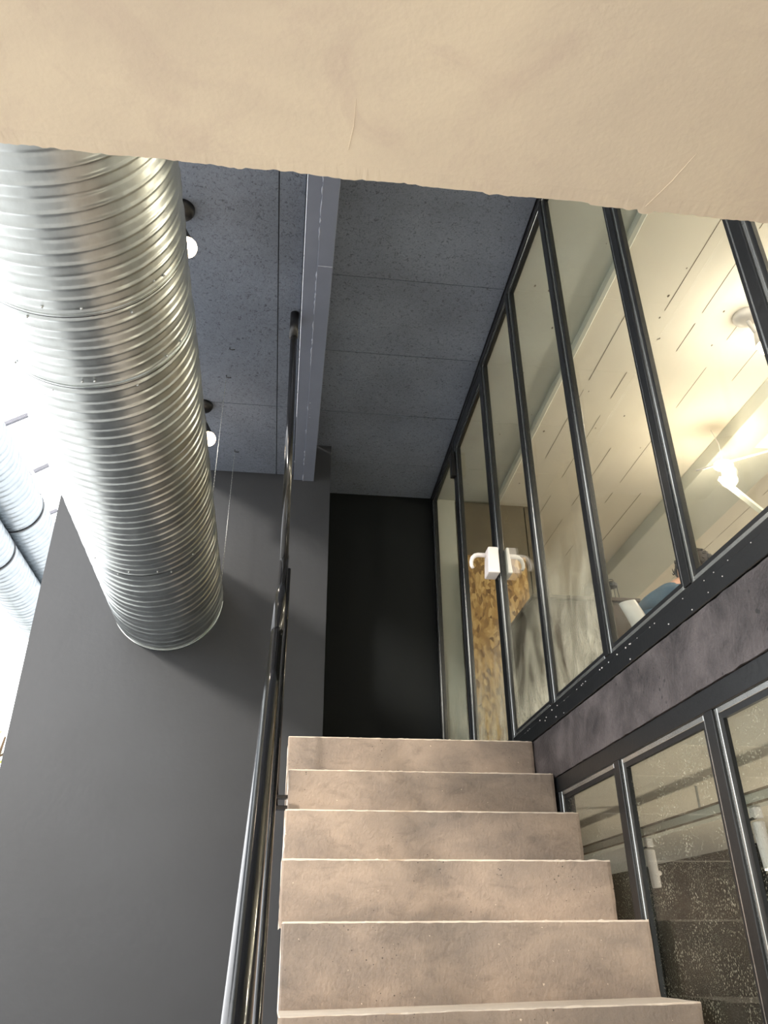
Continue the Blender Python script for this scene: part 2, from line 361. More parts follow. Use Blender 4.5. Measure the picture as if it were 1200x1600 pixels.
# ------------------------------------------------------------------ stairs
RUN, RISE, YT, ZT = 0.2429, 0.18759, 3.513, 2.4387
st = empty('concrete_stairs', (0.58, 0.6, 0), label='raw beige concrete staircase with ragged nosings beside the lower glazing', cat='stairs')
XL = [0.0234 + .006 * math.sin(i * 1.7) for i in range(14)]
def step(i, last=False):
    """i = 0 is the top step; the front face and nosing are gridded and roughened"""
    y0 = YT - i * RUN; z1 = ZT - i * RISE; z0 = max(0.0, z1 - RISE - (0.045 if i == 4 else 0.012))
    y1 = y0 + RUN + 0.03 if i else y0 + 0.35
    xl, xr = XL[i] if i < 14 else .023, 1.127
    bm = bmesh.new(); nx, nz, ny = 96, 8, 5
    rg = random.Random(i * 13 + 5)
    so = rg.random() * 50
    F = []
    for k in range(nz + 1):
        row = []
        for j in range(nx + 1):
            u = j / nx; v = k / nz
            x = xl + (xr - xl) * u; z = z0 + (z1 - z0) * v
            d = noise.noise((x * 5, z * 9, so)) * 0.0025 + noise.noise((x * 30, z * 30, so)) * 0.0008
            zz = z; yy = y0 + d
            if k == nz:
                rag = noise.noise((x * 12, so, 1)) * 0.003 + noise.noise((x * 65, so, 2)) * 0.0034
                chip = max(0, noise.noise((x * 22, so, 4)) - 0.38) * 0.02
                zz = z1 + rag - chip; yy = y0 + 0.001 + chip
            if k == nz - 1: zz = z1 - 0.0045 + noise.noise((x * 30, so, 8)) * .002
            if j == 0: x += noise.noise((z * 60, so, 9)) * 0.007; yy += .004
            if j == 1: x = xl + .006
            if j == nx: x += noise.noise((z * 40, so, 3)) * 0.003; yy += .003
            if j == 0 and k == nz: x += .006; zz -= .003
            if i == 5: zz -= (.028 - .018 * u) * v
            if k == nz: yy += .004
            row.append(bm.verts.new((x, yy, zz)))
        F.append(row)
    for k in range(nz):
        for j in range(nx): bm.faces.new((F[k][j], F[k][j + 1], F[k + 1][j + 1], F[k + 1][j]))
    prev = F[nz]; rows = [prev]; ch_ = set(F[nz]) | set(F[nz - 1])
    for q in range(1, ny + 1):
        row = []
        for j in range(nx + 1):
            u = j / nx; x = xl + (xr - xl) * u
            yy = y0 + 0.006 + (y1 - y0 - 0.006) * ((q - 1) / (ny - 1)) if q > 0 else y0
            zz = z1 + (0 if q > 1 else 0.0005) + noise.noise((x * 6, yy * 9, so)) * .0012
            if j == 0: x += noise.noise((yy * 40, so, 5)) * .004
            if i == 5: zz -= .028 - .018 * u
            row.append(bm.verts.new((x, yy, zz)))
        rows.append(row)
    for a_, b_ in zip(rows, rows[1:]):
        for j in range(nx): bm.faces.new((a_[j], a_[j + 1], b_[j + 1], b_[j]))
    zb = max(0.0, z0 - 0.16)
    # left side face, ragged
    lowL = [bm.verts.new((xl, y0 + .004, z0)), bm.verts.new((xl, y1, z0))]
    for (col, x) in ((0, xl), (nx, xr)):
        a1 = bm.verts.new((x, y1, z0)); 
        ring = [F[k][col] for k in range(nz + 1)] + [r[col] for r in rows[1:]] + [a1]
        f_ = bm.faces.new(ring if col else ring[::-1])
        if not col: side_ = f_
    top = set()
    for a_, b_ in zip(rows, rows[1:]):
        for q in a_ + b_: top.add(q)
    side_.material_index = 1  # left side coloured as lit, like the tops
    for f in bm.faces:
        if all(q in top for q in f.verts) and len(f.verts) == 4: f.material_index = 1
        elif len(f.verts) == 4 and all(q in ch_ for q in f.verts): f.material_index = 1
    o = obj('step', bm, 'step', st); o.data.materials.append(MT['step_lit']); return o
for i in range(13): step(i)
bm = bmesh.new()   # waist slab under the flight
pr = [(YT - 12 * RUN + .05, 0.0), (YT + .1, ZT - RISE - .01), (YT + .3, ZT - RISE - .01), (YT + .3, ZT - .42), (YT - 9.4 * RUN, 0.0)]
L = [bm.verts.new((0.04, y, z)) for y, z in pr]; R2 = [bm.verts.new((1.12, y, z)) for y, z in pr]
bm.faces.new(L); bm.faces.new(R2[::-1])
for k in range(5): bm.faces.new((L[k], L[(k + 1) % 5], R2[(k + 1) % 5], R2[k]))
obj('waist_slab', bm, 'step', st)
obj('landing_slab', B((0.03, 1.12, YT + .345, 4.952, 2.24, ZT - .002), (0.246, 1.12, 4.952, 5.655, 2.24, ZT - .002)), 'step', st)

# ------------------------------------------------------------------ glazed partition above: window_1, door_1
XF0, XF1 = XG + .005, XG + .05
wi = empty('window_1', (XG, 2.5, ZT), kind='structure')
mull = [0.10, 0.72, 1.34, 1.953, 2.58, 3.222, 3.862, 4.745, 5.628]
ZH0, ZH1, ZS0, ZS1 = 4.905, 4.95, 2.44, 2.53
for i, y in enumerate(mull):
    z0 = ZS1 if y < 3.8 else ZT
    zt = ZH0 + .0
    obj('mullion', B((XF0, XF1, y - .018, y + .022, z0, zt)), 'frame', wi, bevel=0.0015)
obj('header_rail', B((XF0, XF1, -0.6, 5.65, ZH0, ZH1)), 'frame', wi, bevel=0.0015)
obj('sill_rail', B((XF0 - .004, XF1 + .02, -0.6, 3.88, ZS0 + .002, ZS1 - .028)), 'frame', wi, bevel=0.002)
obj('sill_rail', B((XF0 + .004, XF1, -0.6, 3.88, ZS1 - .028, ZS1)), 'frame', wi, bevel=0.0015)
dm = bmesh.new()
for k in range(46):
    y = random.uniform(1.2, 3.8); ball(dm, (XF0 - .004, y, random.choice((2.50, 2.502, random.uniform(2.45, 2.5)))), random.uniform(.0012, .003), 6, 4)
obj('paint_fleck', dm, 'white', wi, kind='stuff')
def pane(par, y0, y1, z0, z1, x=XG + .03, gl='glass_up', bw=0.013, bd=0.016):
    p = obj('glass_pane', B((x - .003, x + .003, y0 + .002, y1 - .002, z0 + .002, z1 - .002)), gl, par)
    xb0 = x - .003 - bd
    # satin bead on its stair side, dark gasket between bead and glass
    obj('glazing_bead', B((xb0, x - .004, y0, y0 + bw, z0, z1), (xb0, x - .004, y1 - bw, y1, z0, z1),
                          (xb0, x - .004, y0 + bw, y1 - bw, z1 - bw, z1), (xb0, x - .004, y0 + bw, y1 - bw, z0, z0 + bw)), 'bead', p, bevel=0.001)
    g2 = 0.016
    obj('gasket', B((xb0 + .004, x - .0035, y0 + bw, y0 + bw + g2, z0 + bw, z1 - bw), (xb0 + .004, x - .0035, y1 - bw - g2, y1 - bw, z0 + bw, z1 - bw),
                    (xb0 + .004, x - .0035, y0 + bw + g2, y1 - bw - g2, z1 - bw - g2, z1 - bw), (xb0 + .004, x - .0035, y0 + bw + g2, y1 - bw - g2, z0 + bw, z0 + bw + g2)), 'frame', p)
    return p
for a_, b_ in zip(mull, mull[1:]):
    if abs(a_ - 3.862) < .01: continue
    pane(wi, a_ + .022, b_ - .018, ZS1 if b_ < 3.9 else ZT + .01, ZH0, gl='glass_near' if b_ < 3.0 else 'glass_up')
# glazed door with a taller head rail, closer and white handles
do = empty('door_1', (XG, 4.3, ZT), kind='structure')
dy0, dy1 = 3.886, 4.725
obj('door_rail', B((XF0 + .002, XF1 - .002, dy0, dy1, ZH0 - .075, ZH0 - .003)), 'frame', do, bevel=0.0015)
obj('door_rail', B((XF0 + .002, XF1 - .002, dy0, dy1, ZT + .006, ZT + .08)), 'frame', do, bevel=0.0015)
obj('door_stile', B((XF0 + .002, XF1 - .002, dy0, dy0 + .04, ZT + .08, ZH0 - .075)), 'frame', do, bevel=0.0015)
obj('door_stile', B((XF0 + .002, XF1 - .002, dy1 - .04, dy1, ZT + .08, ZH0 - .075)), 'frame', do, bevel=0.0015)
pane(do, dy0 + .04, dy1 - .04, ZT + .08, ZH0 - .075)
obj('hinge', B((XF0 - .03, XF0 + .002, 4.70, 4.76, 4.60, 4.80)), 'blackp', do, bevel=0.003)
bm = bmesh.new()
for x0, x1 in ((1.068, 1.134), (1.181, 1.205)):
    v = box(bm, x0, x1, 3.80, 3.90, 3.415, 3.575)
    for q in v:
        if q.co.z > 3.5: q.co.x += .010 if q.co.x < 1.1 else (-.010 if q.co.x > 1.19 else 0); q.co.y += (.006 if q.co.y < 3.85 else -.006)
hd = obj('lock_box', bm, 'white', do, bevel=0.004, label='white plastic lock box')
def curl(x, s):
    return [(x, 3.86, 3.545), (x + s * .045, 3.86, 3.545), (x + s * .062, 3.86, 3.54), (x + s * .078, 3.86, 3.525), (x + s * .086, 3.86, 3.50), (x + s * .086, 3.86, 3.478), (x + s * .078, 3.86, 3.462)]
obj('lever', tube(bmesh.new(), curl(1.075, -1), [.013, .013, .013, .012, .011, .010, .009], 10), 'white', do, smooth=True, label='white lever handle on the stair side')
obj('lever', tube(bmesh.new(), curl(1.20, 1), [.013, .013, .013, .012, .011, .010, .009], 10), 'white', do, smooth=True, label='white lever handle on the room side')

# dark painted concrete beam between the two glazings
bm = bmesh.new(); ny = 160; nzz = 8; G = []
for j in range(ny + 1):
    y = -0.6 + 6.25 * j / ny
    G.append([bm.verts.new((XG + .004 + noise.noise((y * 4, k * .7, 3)) * .002, y,
             2.237 + .2 * k / nzz + (noise.noise((y * 20, 2, 1)) * .0035 if k in (0, nzz) else 0))) for k in range(nzz + 1)])
for j in range(ny):
    for k in range(nzz): bm.faces.new((G[j][k], G[j][k + 1], G[j + 1][k + 1], G[j + 1][k]))
bk = [(bm.verts.new((XG + .09, g_[0].co.y, 2.237)), bm.verts.new((XG + .09, g_[0].co.y, 2.437))) for g_ in G]
for j in range(ny):
    bm.faces.new((G[j][0], G[j + 1][0], bk[j + 1][0], bk[j][0])); bm.faces.new((G[j][-1], bk[j][1], bk[j + 1][1], G[j + 1][-1]))
obj('trim_1', bm, 'band', kind='structure', label='dark painted concrete edge beam')

# lower glazing, window_2
wl = empty('window_2', (XG, 2, 0), kind='structure')
obj('header_rail', B((XF0 + .003, XF1, -0.6, 3.30, 2.176, 2.235)), 'frame', wl, bevel=0.002)
obj('sill_rail', B((XF0 + .003, XF1, -0.6, 3.30, 0.0, 0.06)), 'frame', wl, bevel=0.002)
lm = [0.02, 0.68, 1.33, 1.99, 2.64, 3.275]
for y in lm:
    obj('mullion', B((XF0 + .003, XF1, y - .018, y + .027, 0.06, 2.176)), 'frame', wl, bevel=0.0015)
for a_, b_ in zip(lm, lm[1:]):
    pane(wl, a_ + .027, b_ - .018, 0.06, 2.176, x=XG + .034, gl='glass_low', bw=.016)
obj('wall_stair', B((XG + .02, XG + .09, 3.305, 5.66, 0, 2.235)), 'band', kind='structure')

# ------------------------------------------------------------------ handrail with its pole
hr = empty('handrail', (-0.05, 3.26, 2.25), label='glossy black steel tube handrail rising beside the steps to a ceiling pole', cat='handrail')
def rz(y): return .65 + .772 * y
def rpt(y, x=-.038, h=0): return (x, y, rz(y) - h)
bm = bmesh.new()
tube(bm, [rpt(.15), rpt(.6), rpt(1.0), rpt(1.5), rpt(2.0), rpt(2.42)], .0195, 24)
obj('rail_tube', bm, 'rail', hr, smooth=True)
bm = tube(bmesh.new(), [rpt(2.41), rpt(2.8), rpt(3.33)], .0202, 24)
obj('rail_tube', bm, 'rail', hr, smooth=True)
obj('pole', T([(-0.039, 3.262, 3.10), (-0.060, 3.262, 4.52)], .019, 20), 'rail', hr, smooth=True)
obj('ceiling_socket', T([(-0.062, 3.262, 4.50), (-0.062, 3.262, 4.672)], .024, 20), 'blackp', hr, smooth=True)
obj('lower_rail', tube(bmesh.new(), [rpt(.3, -.017, .25), rpt(1.5, -.017, .25), rpt(3.2, -.017, .25)], .0085, 12), 'rail', hr, smooth=True)
obj('post', T([(-0.017, 3.20, 2.10), (-0.017, 3.20, 3.10)], .011, 12), 'rail', hr, smooth=True)
obj('post', T([(-0.017, 1.10, .60), (-0.017, 1.10, 1.54)], .011, 12), 'rail', hr, smooth=True)
obj('bracket', B((-0.034, 0.03, 3.185, 3.215, 2.085, 2.10), (-0.034, 0.03, 3.185, 3.215, 2.125, 2.138), (-.034, -.014, 3.185, 3.215, 2.09, 2.13)), 'rail', hr, bevel=.001)
obj('bracket', B((-0.034, 0.03, 1.085, 1.115, 0.42 + .08, 0.435 + .08), (-.034, -.014, 1.085, 1.115, .43 + .08, .62)), 'rail', hr, bevel=.001)

# ------------------------------------------------------------------ ducts
def duct_section(par, c0, c1, y0, y1, mat, r, pitch=.045, seg=96, sub=9, rib=.0034, Y0=1.0, Y1=4.954):
    def C_(y):
        k = (y - Y0) / (Y1 - Y0); return c0[0] + (c1[0] - c0[0]) * k, c0[1] + (c1[1] - c0[1]) * k
    n = int((y1 - y0) / pitch * sub); bm = bmesh.new(); rings = []
    for i in range(n + 1):
        y = y0 + (y1 - y0) * i / n; cx, cz = C_(y); ring = []
        for s in range(seg):
            th = 2 * math.pi * s / seg
            ph = (y / pitch + s / seg) % 1.0
            idx = int(math.floor(y / pitch + s / seg)) % 3
            h = math.exp(-((ph - .5) / .10) ** 2) * (rib if idx else rib * -.7)
            h += noise.noise((math.cos(th) * 2.5, y * 1.6, math.sin(th) * 2.5)) * .0012
            ring.append(bm.verts.new((cx + (r + h) * math.cos(th), y, cz + (r + h) * math.sin(th))))
        rings.append(ring)
    for a_, b_ in zip(rings, rings[1:]):
        for s in range(seg): bm.faces.new((a_[s], b_[s], b_[(s + 1) % seg], a_[(s + 1) % seg]))
    return obj('duct_section', bm, mat, par, smooth=True)
def collar(par, cx, cz, y, r, mat, w=.006, name='joint_ring'):
    bm = bmesh.new(); seg = 96
    rr = [(y - w, r + .001), (y - w, r + .006), (y + w, r + .006), (y + w, r + .001)]
    R_ = [[bm.verts.new((cx + q * math.cos(2 * math.pi * s / seg), yy, cz + q * math.sin(2 * math.pi * s / seg))) for s in range(seg)] for yy, q in rr]
    for k in range(3):
        for s in range(seg): bm.faces.new((R_[k][s], R_[k + 1][s], R_[k + 1][(s + 1) % seg], R_[k][(s + 1) % seg]))
    return obj(name, bm, mat, par)
c0, c1 = (-.7483, 3.6647), (-.8018, 3.6469)
def CC(y): k = (y - 1) / 3.954; return c0[0] + (c1[0] - c0[0]) * k, c0[1] + (c1[1] - c0[1]) * k
du = empty('spiral_duct', (-.8, 4.954, 3.65), label='large galvanised spiral duct running overhead into the charcoal wall', cat='duct')
js = [(-1.2, 1.90, .350), (1.90, 2.25, .3475), (2.25, 3.80, .350), (3.80, 4.952, .3490)]
for (y0, y1, r), pt in zip(js, (.045, .045, .056, .072)): duct_section(du, c0, c1, y0, y1, 'duct', r, pitch=pt, rib=.0034 if pt < .05 else (.0048 if pt < .06 else .007), sub=9 if pt < .05 else 13)
for y, r in ((1.90, .3485), (2.25, .3485), (3.80, .3485)):
    cx, cz = CC(y); collar(du, cx, cz, y, r - .003, 'duct', .004); collar(du, cx, cz, y + .006, r - .003, 'ring', .0018, 'joint_gap')
    for k in range(9):
        th = math.radians(200 + k * 17 + random.uniform(-6, 6)); rr = .352
        obj('screw', ball(bmesh.new(), (cx + rr * math.cos(th), y - .03 + random.uniform(-.008, .008) + (.06 if k % 3 == 0 else 0), cz + rr * math.sin(th)), .0045, 8, 5), 'wire', du)
cx, cz = CC(4.95); collar(du, cx, cz, 4.944, .349, 'duct', .007)

def hall_duct(px, py, y, r, label, ring_y):
    p = EYE + ray(px, py) * (y / ray(px, py).y)
    d = empty('spiral_duct', (p.x, y, p.z), label=label, cat='duct')
    a_ = (p.x, p.z)
    duct_section(d, a_, a_, y - 4.5, y, 'duct2', r, pitch=.085, seg=64, rib=.008)
    duct_section(d, a_, a_, y, y + 3.2, 'duct2', r - .004, pitch=.085, seg=64, rib=.008)
    collar(d, p.x, p.z, y, r + .003, 'ring', .012)
hall_duct(23, 794, 8, .30, 'galvanised spiral duct with a black joint ring left of the charcoal wall, nearer its edge', 8)
hall_duct(-14, 862, 8, .24, 'smaller lower galvanised duct with a black joint ring at the left picture edge', 8)

# hanger wires of the big duct
def hanger(x, y, label, zb):
    h = empty('hanger_wire', (x, y, 4.67), label=label, cat='wire', group='duct hanger wires')
    bm = bmesh.new(); tube(bm, [(x, y, 4.668), (x, y, zb)], .0014, 6)
    k = 0; z = 4.66
    while z > zb: ball(bm, (x + (.0012 if k % 2 else -.0012), y, z), .0022, 6, 4, (1, 1, 1.6)); z -= .02; k += 1
    obj('cable', bm, 'wire', h, smooth=True)
    obj('eye_hook', T([(x, y, 4.672), (x, y, 4.655), (x + .015, y, 4.650), (x + .03, y, 4.655)], .0025, 8), 'blackp', h, smooth=True)
cxh, czh = CC(3.84); hanger(-.462, 3.84, 'thin twisted steel wire hanging beside the duct, the longer one nearer the viewer', czh + .12)
cxh, czh = CC(4.66); hanger(-.444, 4.66, 'thin twisted steel wire dropping to the duct near the charcoal wall', czh - .02)
p = at = None
bm = T([(-.43, 3.585, 4.672), (-.43, 3.585, 4.658), (-.415, 3.585, 4.654), (-.40, 3.585, 4.658)], .0025, 8)
tag(obj('ceiling_hook', bm, 'blackp', smooth=True), 'small bare hook screwed into the left dark ceiling board', 'hook')

# ------------------------------------------------------------------ lamps
def lathe(bm, c, prof, axis=Vector((0, 0, -1)), seg=24):
    u, v = frame_of(axis); rings = []
    for t_, r in prof:
        rings.append([bm.verts.new(Vector(c) + axis.normalized() * t_ + (u * math.cos(2 * math.pi * s / seg) + v * math.sin(2 * math.pi * s / seg)) * max(r, .0004)) for s in range(seg)])
    for a_, b_ in zip(rings, rings[1:]):
        for s in range(seg): bm.faces.new((a_[s], a_[(s + 1) % seg], b_[(s + 1) % seg], b_[s]))
    bm.faces.new(rings[0]); bm.faces.new(rings[-1][::-1]); return bm
def ceiling_spot(x, y, z, ax, label, mat, power, br=.047, group=None, arm=.12, sc=1.0):
    """round canopy, short arm, tapered socket, bare globe bulb"""
    l = empty('ceiling_lamp', (x, y, z), label=label, cat='lamp', group=group)
    ax = Vector(ax).normalized()
    obj('canopy', lathe(bmesh.new(), (x, y, z + .001), [(0, .058 * sc), (.018, .058 * sc), (.034, .050 * sc), (.044, .028 * sc), (.046, .001)]), mat, l, smooth=True)
    a0 = Vector((x, y, z - .04)); a1 = a0 + ax * arm
    obj('arm', T([a0, a0 + Vector((0, 0, -.01)), a1], .009 * sc, 10), mat, l, smooth=True)
    obj('socket', lathe(bmesh.new(), a1 - ax * .01, [(0, .012 * sc), (.02, .017 * sc), (.05, .024 * sc), (.085, .034 * sc), (.09, .034 * sc), (.086, .03 * sc)], ax), mat, l, smooth=True)
    bc = a1 + ax * (.085 + br * .55)
    obj('bulb', ball(bmesh.new(), bc, br, 20, 12), 'bulb', l, smooth=True)
    pl = bpy.data.lights.new('lamp_light', 'POINT'); pl.energy = power; pl.color = (1, .89, .76); pl.shadow_soft_size = br + .004
    po = bpy.data.objects.new('lamp_light', pl); link(po, l); po.location = bc + ax * (br * 1.2 + .012) - Vector((x, y, z))
    return l
ceiling_spot(-.605, 2.62, 4.67, (.22, -.05, -1), 'black ceiling spot with bare warm bulb, the nearer one beside the duct', 'blackp', 2.0, group='black ceiling lamps')
ceiling_spot(-.620, 4.155, 4.67, (.24, -.02, -1), 'black ceiling spot with bare warm bulb, the farther one near the charcoal wall', 'blackp', 2.0, group='black ceiling lamps', sc=1.0)

# ------------------------------------------------------------------ upper room
ZC = 4.95
cu = obj('ceiling', B((XG + .055, 1.70, -2, 8.3, ZC, 5.2)), 'greywall', kind='structure', label='grey-green ceiling strip inside the upper room')
cb = obj('ceiling', B((1.70, 7, -2, 8.3, ZC - .02, 5.2)), 'warmwall', kind='structure', label='cream board-marked ceiling inside the upper room')
# board joints are real grooves filled dark: thin battens sunk into the surface
bm = bmesh.new()
for x in (1.90, 2.12, 2.353, 2.62, 2.86, 3.9, 4.2, 4.5):
    y = -1.0
    while y < 8:
        l = random.uniform(.05, .9)
        if random.random() < .7: box(bm, x - random.uniform(.001, .0025), x + random.uniform(.001, .0025), y, min(8.2, y + l), ZC - .0213, ZC - .0195)
        y += l + random.uniform(.02, .3)
obj('board_joint', bm, 'joint', cb, kind='stuff')
bm = bmesh.new()
for k in range(46):
    ball(bm, (random.uniform(1.25, 2.6), random.uniform(1.5, 5.5), ZC - (.0005 if random.random() < .0 else .021)), random.uniform(.002, .007), 6, 4, (1, 1.8, .3))
obj('paint_chip', bm, 'joint', cb, kind='stuff')
# downstand beams running along the room
obj('beam', B((3.08, 3.60, -2, 8.3, 4.80, 4.93)), 'greywall', kind='structure', bevel=.006, label='plastered downstand beam in the upper room') 
bm = bmesh.new(); box(bm, 1.672, 1.72, -2, 8.3, 4.905, 4.95)
obj('beam', bm, 'greywall', kind='structure', bevel=.012, label='pale rounded plaster rib along the upper room ceiling')
obj('wall_far', B((1.95, 7, 8.3, 8.5, 2.44, 5.2)), 'warmwall', kind='structure')
obj('wall_right', B((7, 7.2, -2, 8.5, 2.44, 5.2)), 'warmwall', kind='structure')
obj('wall_near', B((XG + .06, 7, -2.2, -2, 2.44, 5.2)), 'warmwall', kind='structure')
obj('wall_shaft', B((XG + .052, 1.34, 5.66, 5.86, 2.44, 4.949), (1.34, 1.95, 5.86, 5.9, 2.44, 4.949)), 'greywall', kind='structure')
obj('wall_shaft', B((1.95, 2.05, 5.66, 8.3, 2.44, 4.929)), 'brownwall', kind='structure')
tag(obj('strand_board', B((1.353, 1.86, 5.50, 5.518, 2.445, 4.36)), 'osb', bevel=.001), 'brown oriented strand board sheet leaning upright behind the glass door', 'board')
tag(obj('recess_shade_sheet', B((1.345, 1.94, 5.66, 5.68, 2.45, 4.94)), 'brownwall', bevel=.001), 'brown-grey sheet coloured as the shaded recess above the strand board', 'board')  # stands in for a dark recess; its shade is in the colour
# small green stain strip in ceiling joint

ceiling_spot(2.63, 3.24, ZC - .02, (.20, -.1, -1), 'white ceiling spot with a lit bulb beyond the rightmost mullion', 'white', 30, br=.042, sc=1.4)
for k, (x, y) in enumerate(((4.6, 2.2), (3.2, 0.6), (5.4, 5.5), (1.9, -.6))):  # unseen lamps added to brighten the upper room
    ceiling_spot(x, y, ZC - .02, (.1, -.1, -1), ('unseen fill lamp added far inside the upper room by the right wall', 'unseen fill lamp added near the front of the upper room', 'unseen fill lamp added at the back corner of the upper room', 'unseen fill lamp added near the rear wall of the upper room')[k], 'white', 85, br=.042, sc=1.4)
# wall light: oval lit lamp on a white conduit with a diagonal brace
cl_ = empty('lamp_on_conduit', (3.05, 4.45, 4.62), label='oval glowing lamp hanging on a thin white conduit at the right', cat='lamp')
obj('shade', ball(bmesh.new(), (3.0, 4.36, 4.60), .05, 16, 10, (1.4, 1.2, .7)), 'bulb', cl_, smooth=True)
obj('conduit', T([(2.82, 4.42, 4.58), (3.3, 4.15, 4.63), (4.2, 3.7, 4.70)], .008, 8), 'white', cl_, smooth=True)
obj('stem', T([(3.0, 4.36, 4.62), (3.02, 4.38, 4.80), (3.0, 4.4, 4.93)], .003, 8), 'white', cl_, smooth=True)
pl = bpy.data.lights.new('lamp_light', 'POINT'); pl.energy = 36; pl.color = (1, .84, .64); pl.shadow_soft_size = .08
po = bpy.data.objects.new('lamp_light', pl); link(po, cl_); po.location = Vector((3.0, 4.36, 4.50)) - cl_.location

A0 = Vector((3.02, 4.46, 4.55)); A1 = Vector((3.13, 4.40, 2.44))
tag(obj('white_post', tube(bmesh.new(), [A0 + Vector((0, 0, 0)), Vector((3.02, 4.05, 4.0)), Vector((3.02, 3.7, 2.44))], .022, 4), 'greywall'), 'pale square steel prop leaning below the oval lamp', 'prop')

# counter, lantern, chair, seated person
ct = empty('brown_cabinet', (1.75, 4.5, 2.44), label='tall brown wooden cabinet standing behind the white chair', cat='cabinet')
obj('body', B((1.46, 2.10, 4.22, 4.8, 2.44, 3.45)), 'brown', ct, bevel=.004)
obj('top_board', B((1.44, 2.12, 4.20, 4.82, 3.45, 3.475)), 'brown', ct, bevel=.004)
for x0, x1 in ((1.475, 1.75), (1.758, 2.085)): obj('door', B((x0, x1, 4.205, 4.219, 2.50, 3.42)), 'brown', ct, bevel=.003)
ln = empty('lantern', (1.92, 4.28, 3.475), label='small black open lantern on top of the brown cabinet', cat='lantern')
lx, ly, lz = 1.985, 4.28, 3.475
obj('base_plate', B((lx - .03, lx + .03, ly - .03, ly + .03, lz, lz + .012)), 'blackp', ln)
for sx in (-.026, .026):
    for sy in (-.026, .026): obj('corner_bar', T([(lx + sx, ly + sy, lz + .01), (lx + sx * .8, ly + sy * .8, lz + .10)], .003, 6), 'blackp', ln)
obj('cap', lathe(bmesh.new(), (lx, ly, lz + .10), [(0, .034), (.02, .036), (.035, .02), (.04, .004)], Vector((0, 0, 1)), 12), 'blackp', ln)
obj('ring_handle', T([(lx + .02 * math.cos(t_), ly, lz + .135 + .02 * math.sin(t_)) for t_ in [k * .5 for k in range(7)]], .002, 6), 'blackp', ln)

ch = empty('office_chair', (2.05, 3.75, 2.44), label='white plastic chair back rising behind the seated person', cat='chair')
bm = bmesh.new(); rows = []
for k in range(8):
    v_ = k / 7; z = 2.90 + .34 * v_; x = 1.93 - .10 * v_ - .03 * v_ * v_
    rows.append([(bm.verts.new((x - .02 + .05 * (abs(s) ** 2), 3.75 + s * (.09 - .03 * v_), z)), bm.verts.new((x - .035 + .05 * (abs(s) ** 2), 3.75 + s * (.09 - .03 * v_), z))) for s in (-1, -.6, -.2, .2, .6, 1)])
for a_, b_ in zip(rows, rows[1:]):
    for s in range(5):
        bm.faces.new((a_[s][0], a_[s + 1][0], b_[s + 1][0], b_[s][0])); bm.faces.new((a_[s][1], b_[s][1], b_[s + 1][1], a_[s + 1][1]))
    for s in (0, 5): bm.faces.new((a_[s][0], b_[s][0], b_[s][1], a_[s][1]))
for R3 in (rows[0], rows[-1]):
    for s in range(5): bm.faces.new((R3[s][0], R3[s][1], R3[s + 1][1], R3[s + 1][0]))
obj('backrest', bm, 'white', ch, smooth=True)
obj('seat', B((1.90, 2.34, 3.53, 3.97, 2.875, 2.91)), 'white', ch, bevel=.012)
for sx, sy in ((1.93, 3.56), (1.93, 3.94), (2.31, 3.56), (2.31, 3.94)):
    obj('leg', T([(sx, sy, 2.88), (sx + (sx - 2.12) * .15, sy + (sy - 3.75) * .15, 2.44)], [.014, .009], 10), 'wire', ch, smooth=True)
obj('arm_rest', T([(1.90, 3.60, 3.12), (1.95, 3.53, 3.10), (2.0, 3.53, 3.09), (2.2, 3.53, 3.08), (2.26, 3.53, 2.92)], .012, 10), 'white', ch, smooth=True)
obj('arm_rest', T([(1.90, 3.90, 3.12), (1.95, 3.97, 3.10), (2.0, 3.97, 3.09), (2.2, 3.97, 3.08), (2.26, 3.97, 2.92)], .012, 10), 'white', ch, smooth=True)

def skin_body(name, joints, edges, root, mat, parent, sub=2):
    me = bpy.data.meshes.new(name)
    off = Vector((2.15, 3.75, 2.44))
    ks = list(joints); me.from_pydata([Vector(joints[k][0]) - off for k in ks], [(ks.index(a), ks.index(b)) for a, b in edges], [])
    o = bpy.data.objects.new(name, me); link(o, parent)
    m = o.modifiers.new('skin', 'SKIN'); m.use_smooth_shade = True
    for i, k in enumerate(ks):
        r = joints[k][1]; me.skin_vertices[0].data[i].radius = r if isinstance(r, tuple) else (r, r)
        me.skin_vertices[0].data[i].use_root = (k == root)
    s = o.modifiers.new('sub', 'SUBSURF'); s.levels = sub; s.render_levels = sub
    me.materials.append(MT[mat]); return o
pe = empty('person', (2.15, 3.75, 2.44), label='seated person with dark curly hair and a blue shirt, leaning forward behind the sill', cat='person')
zf = 2.44
J = dict(pel=((2.02, 3.75, zf + .55), (.13, .11)), sp1=((2.02, 3.75, zf + .66), (.11, .12)), sp2=((2.03, 3.75, zf + .78), (.115, .14)), chest=((2.06, 3.75, zf + .86), (.09, .12)),
         nk=((2.13, 3.75, zf + .94), .05), nk2=((2.19, 3.75, zf + 1.0), .048))
Ed = [('pel', 'sp1'), ('sp1', 'sp2'), ('sp2', 'chest'), ('chest', 'nk'), ('nk', 'nk2')]
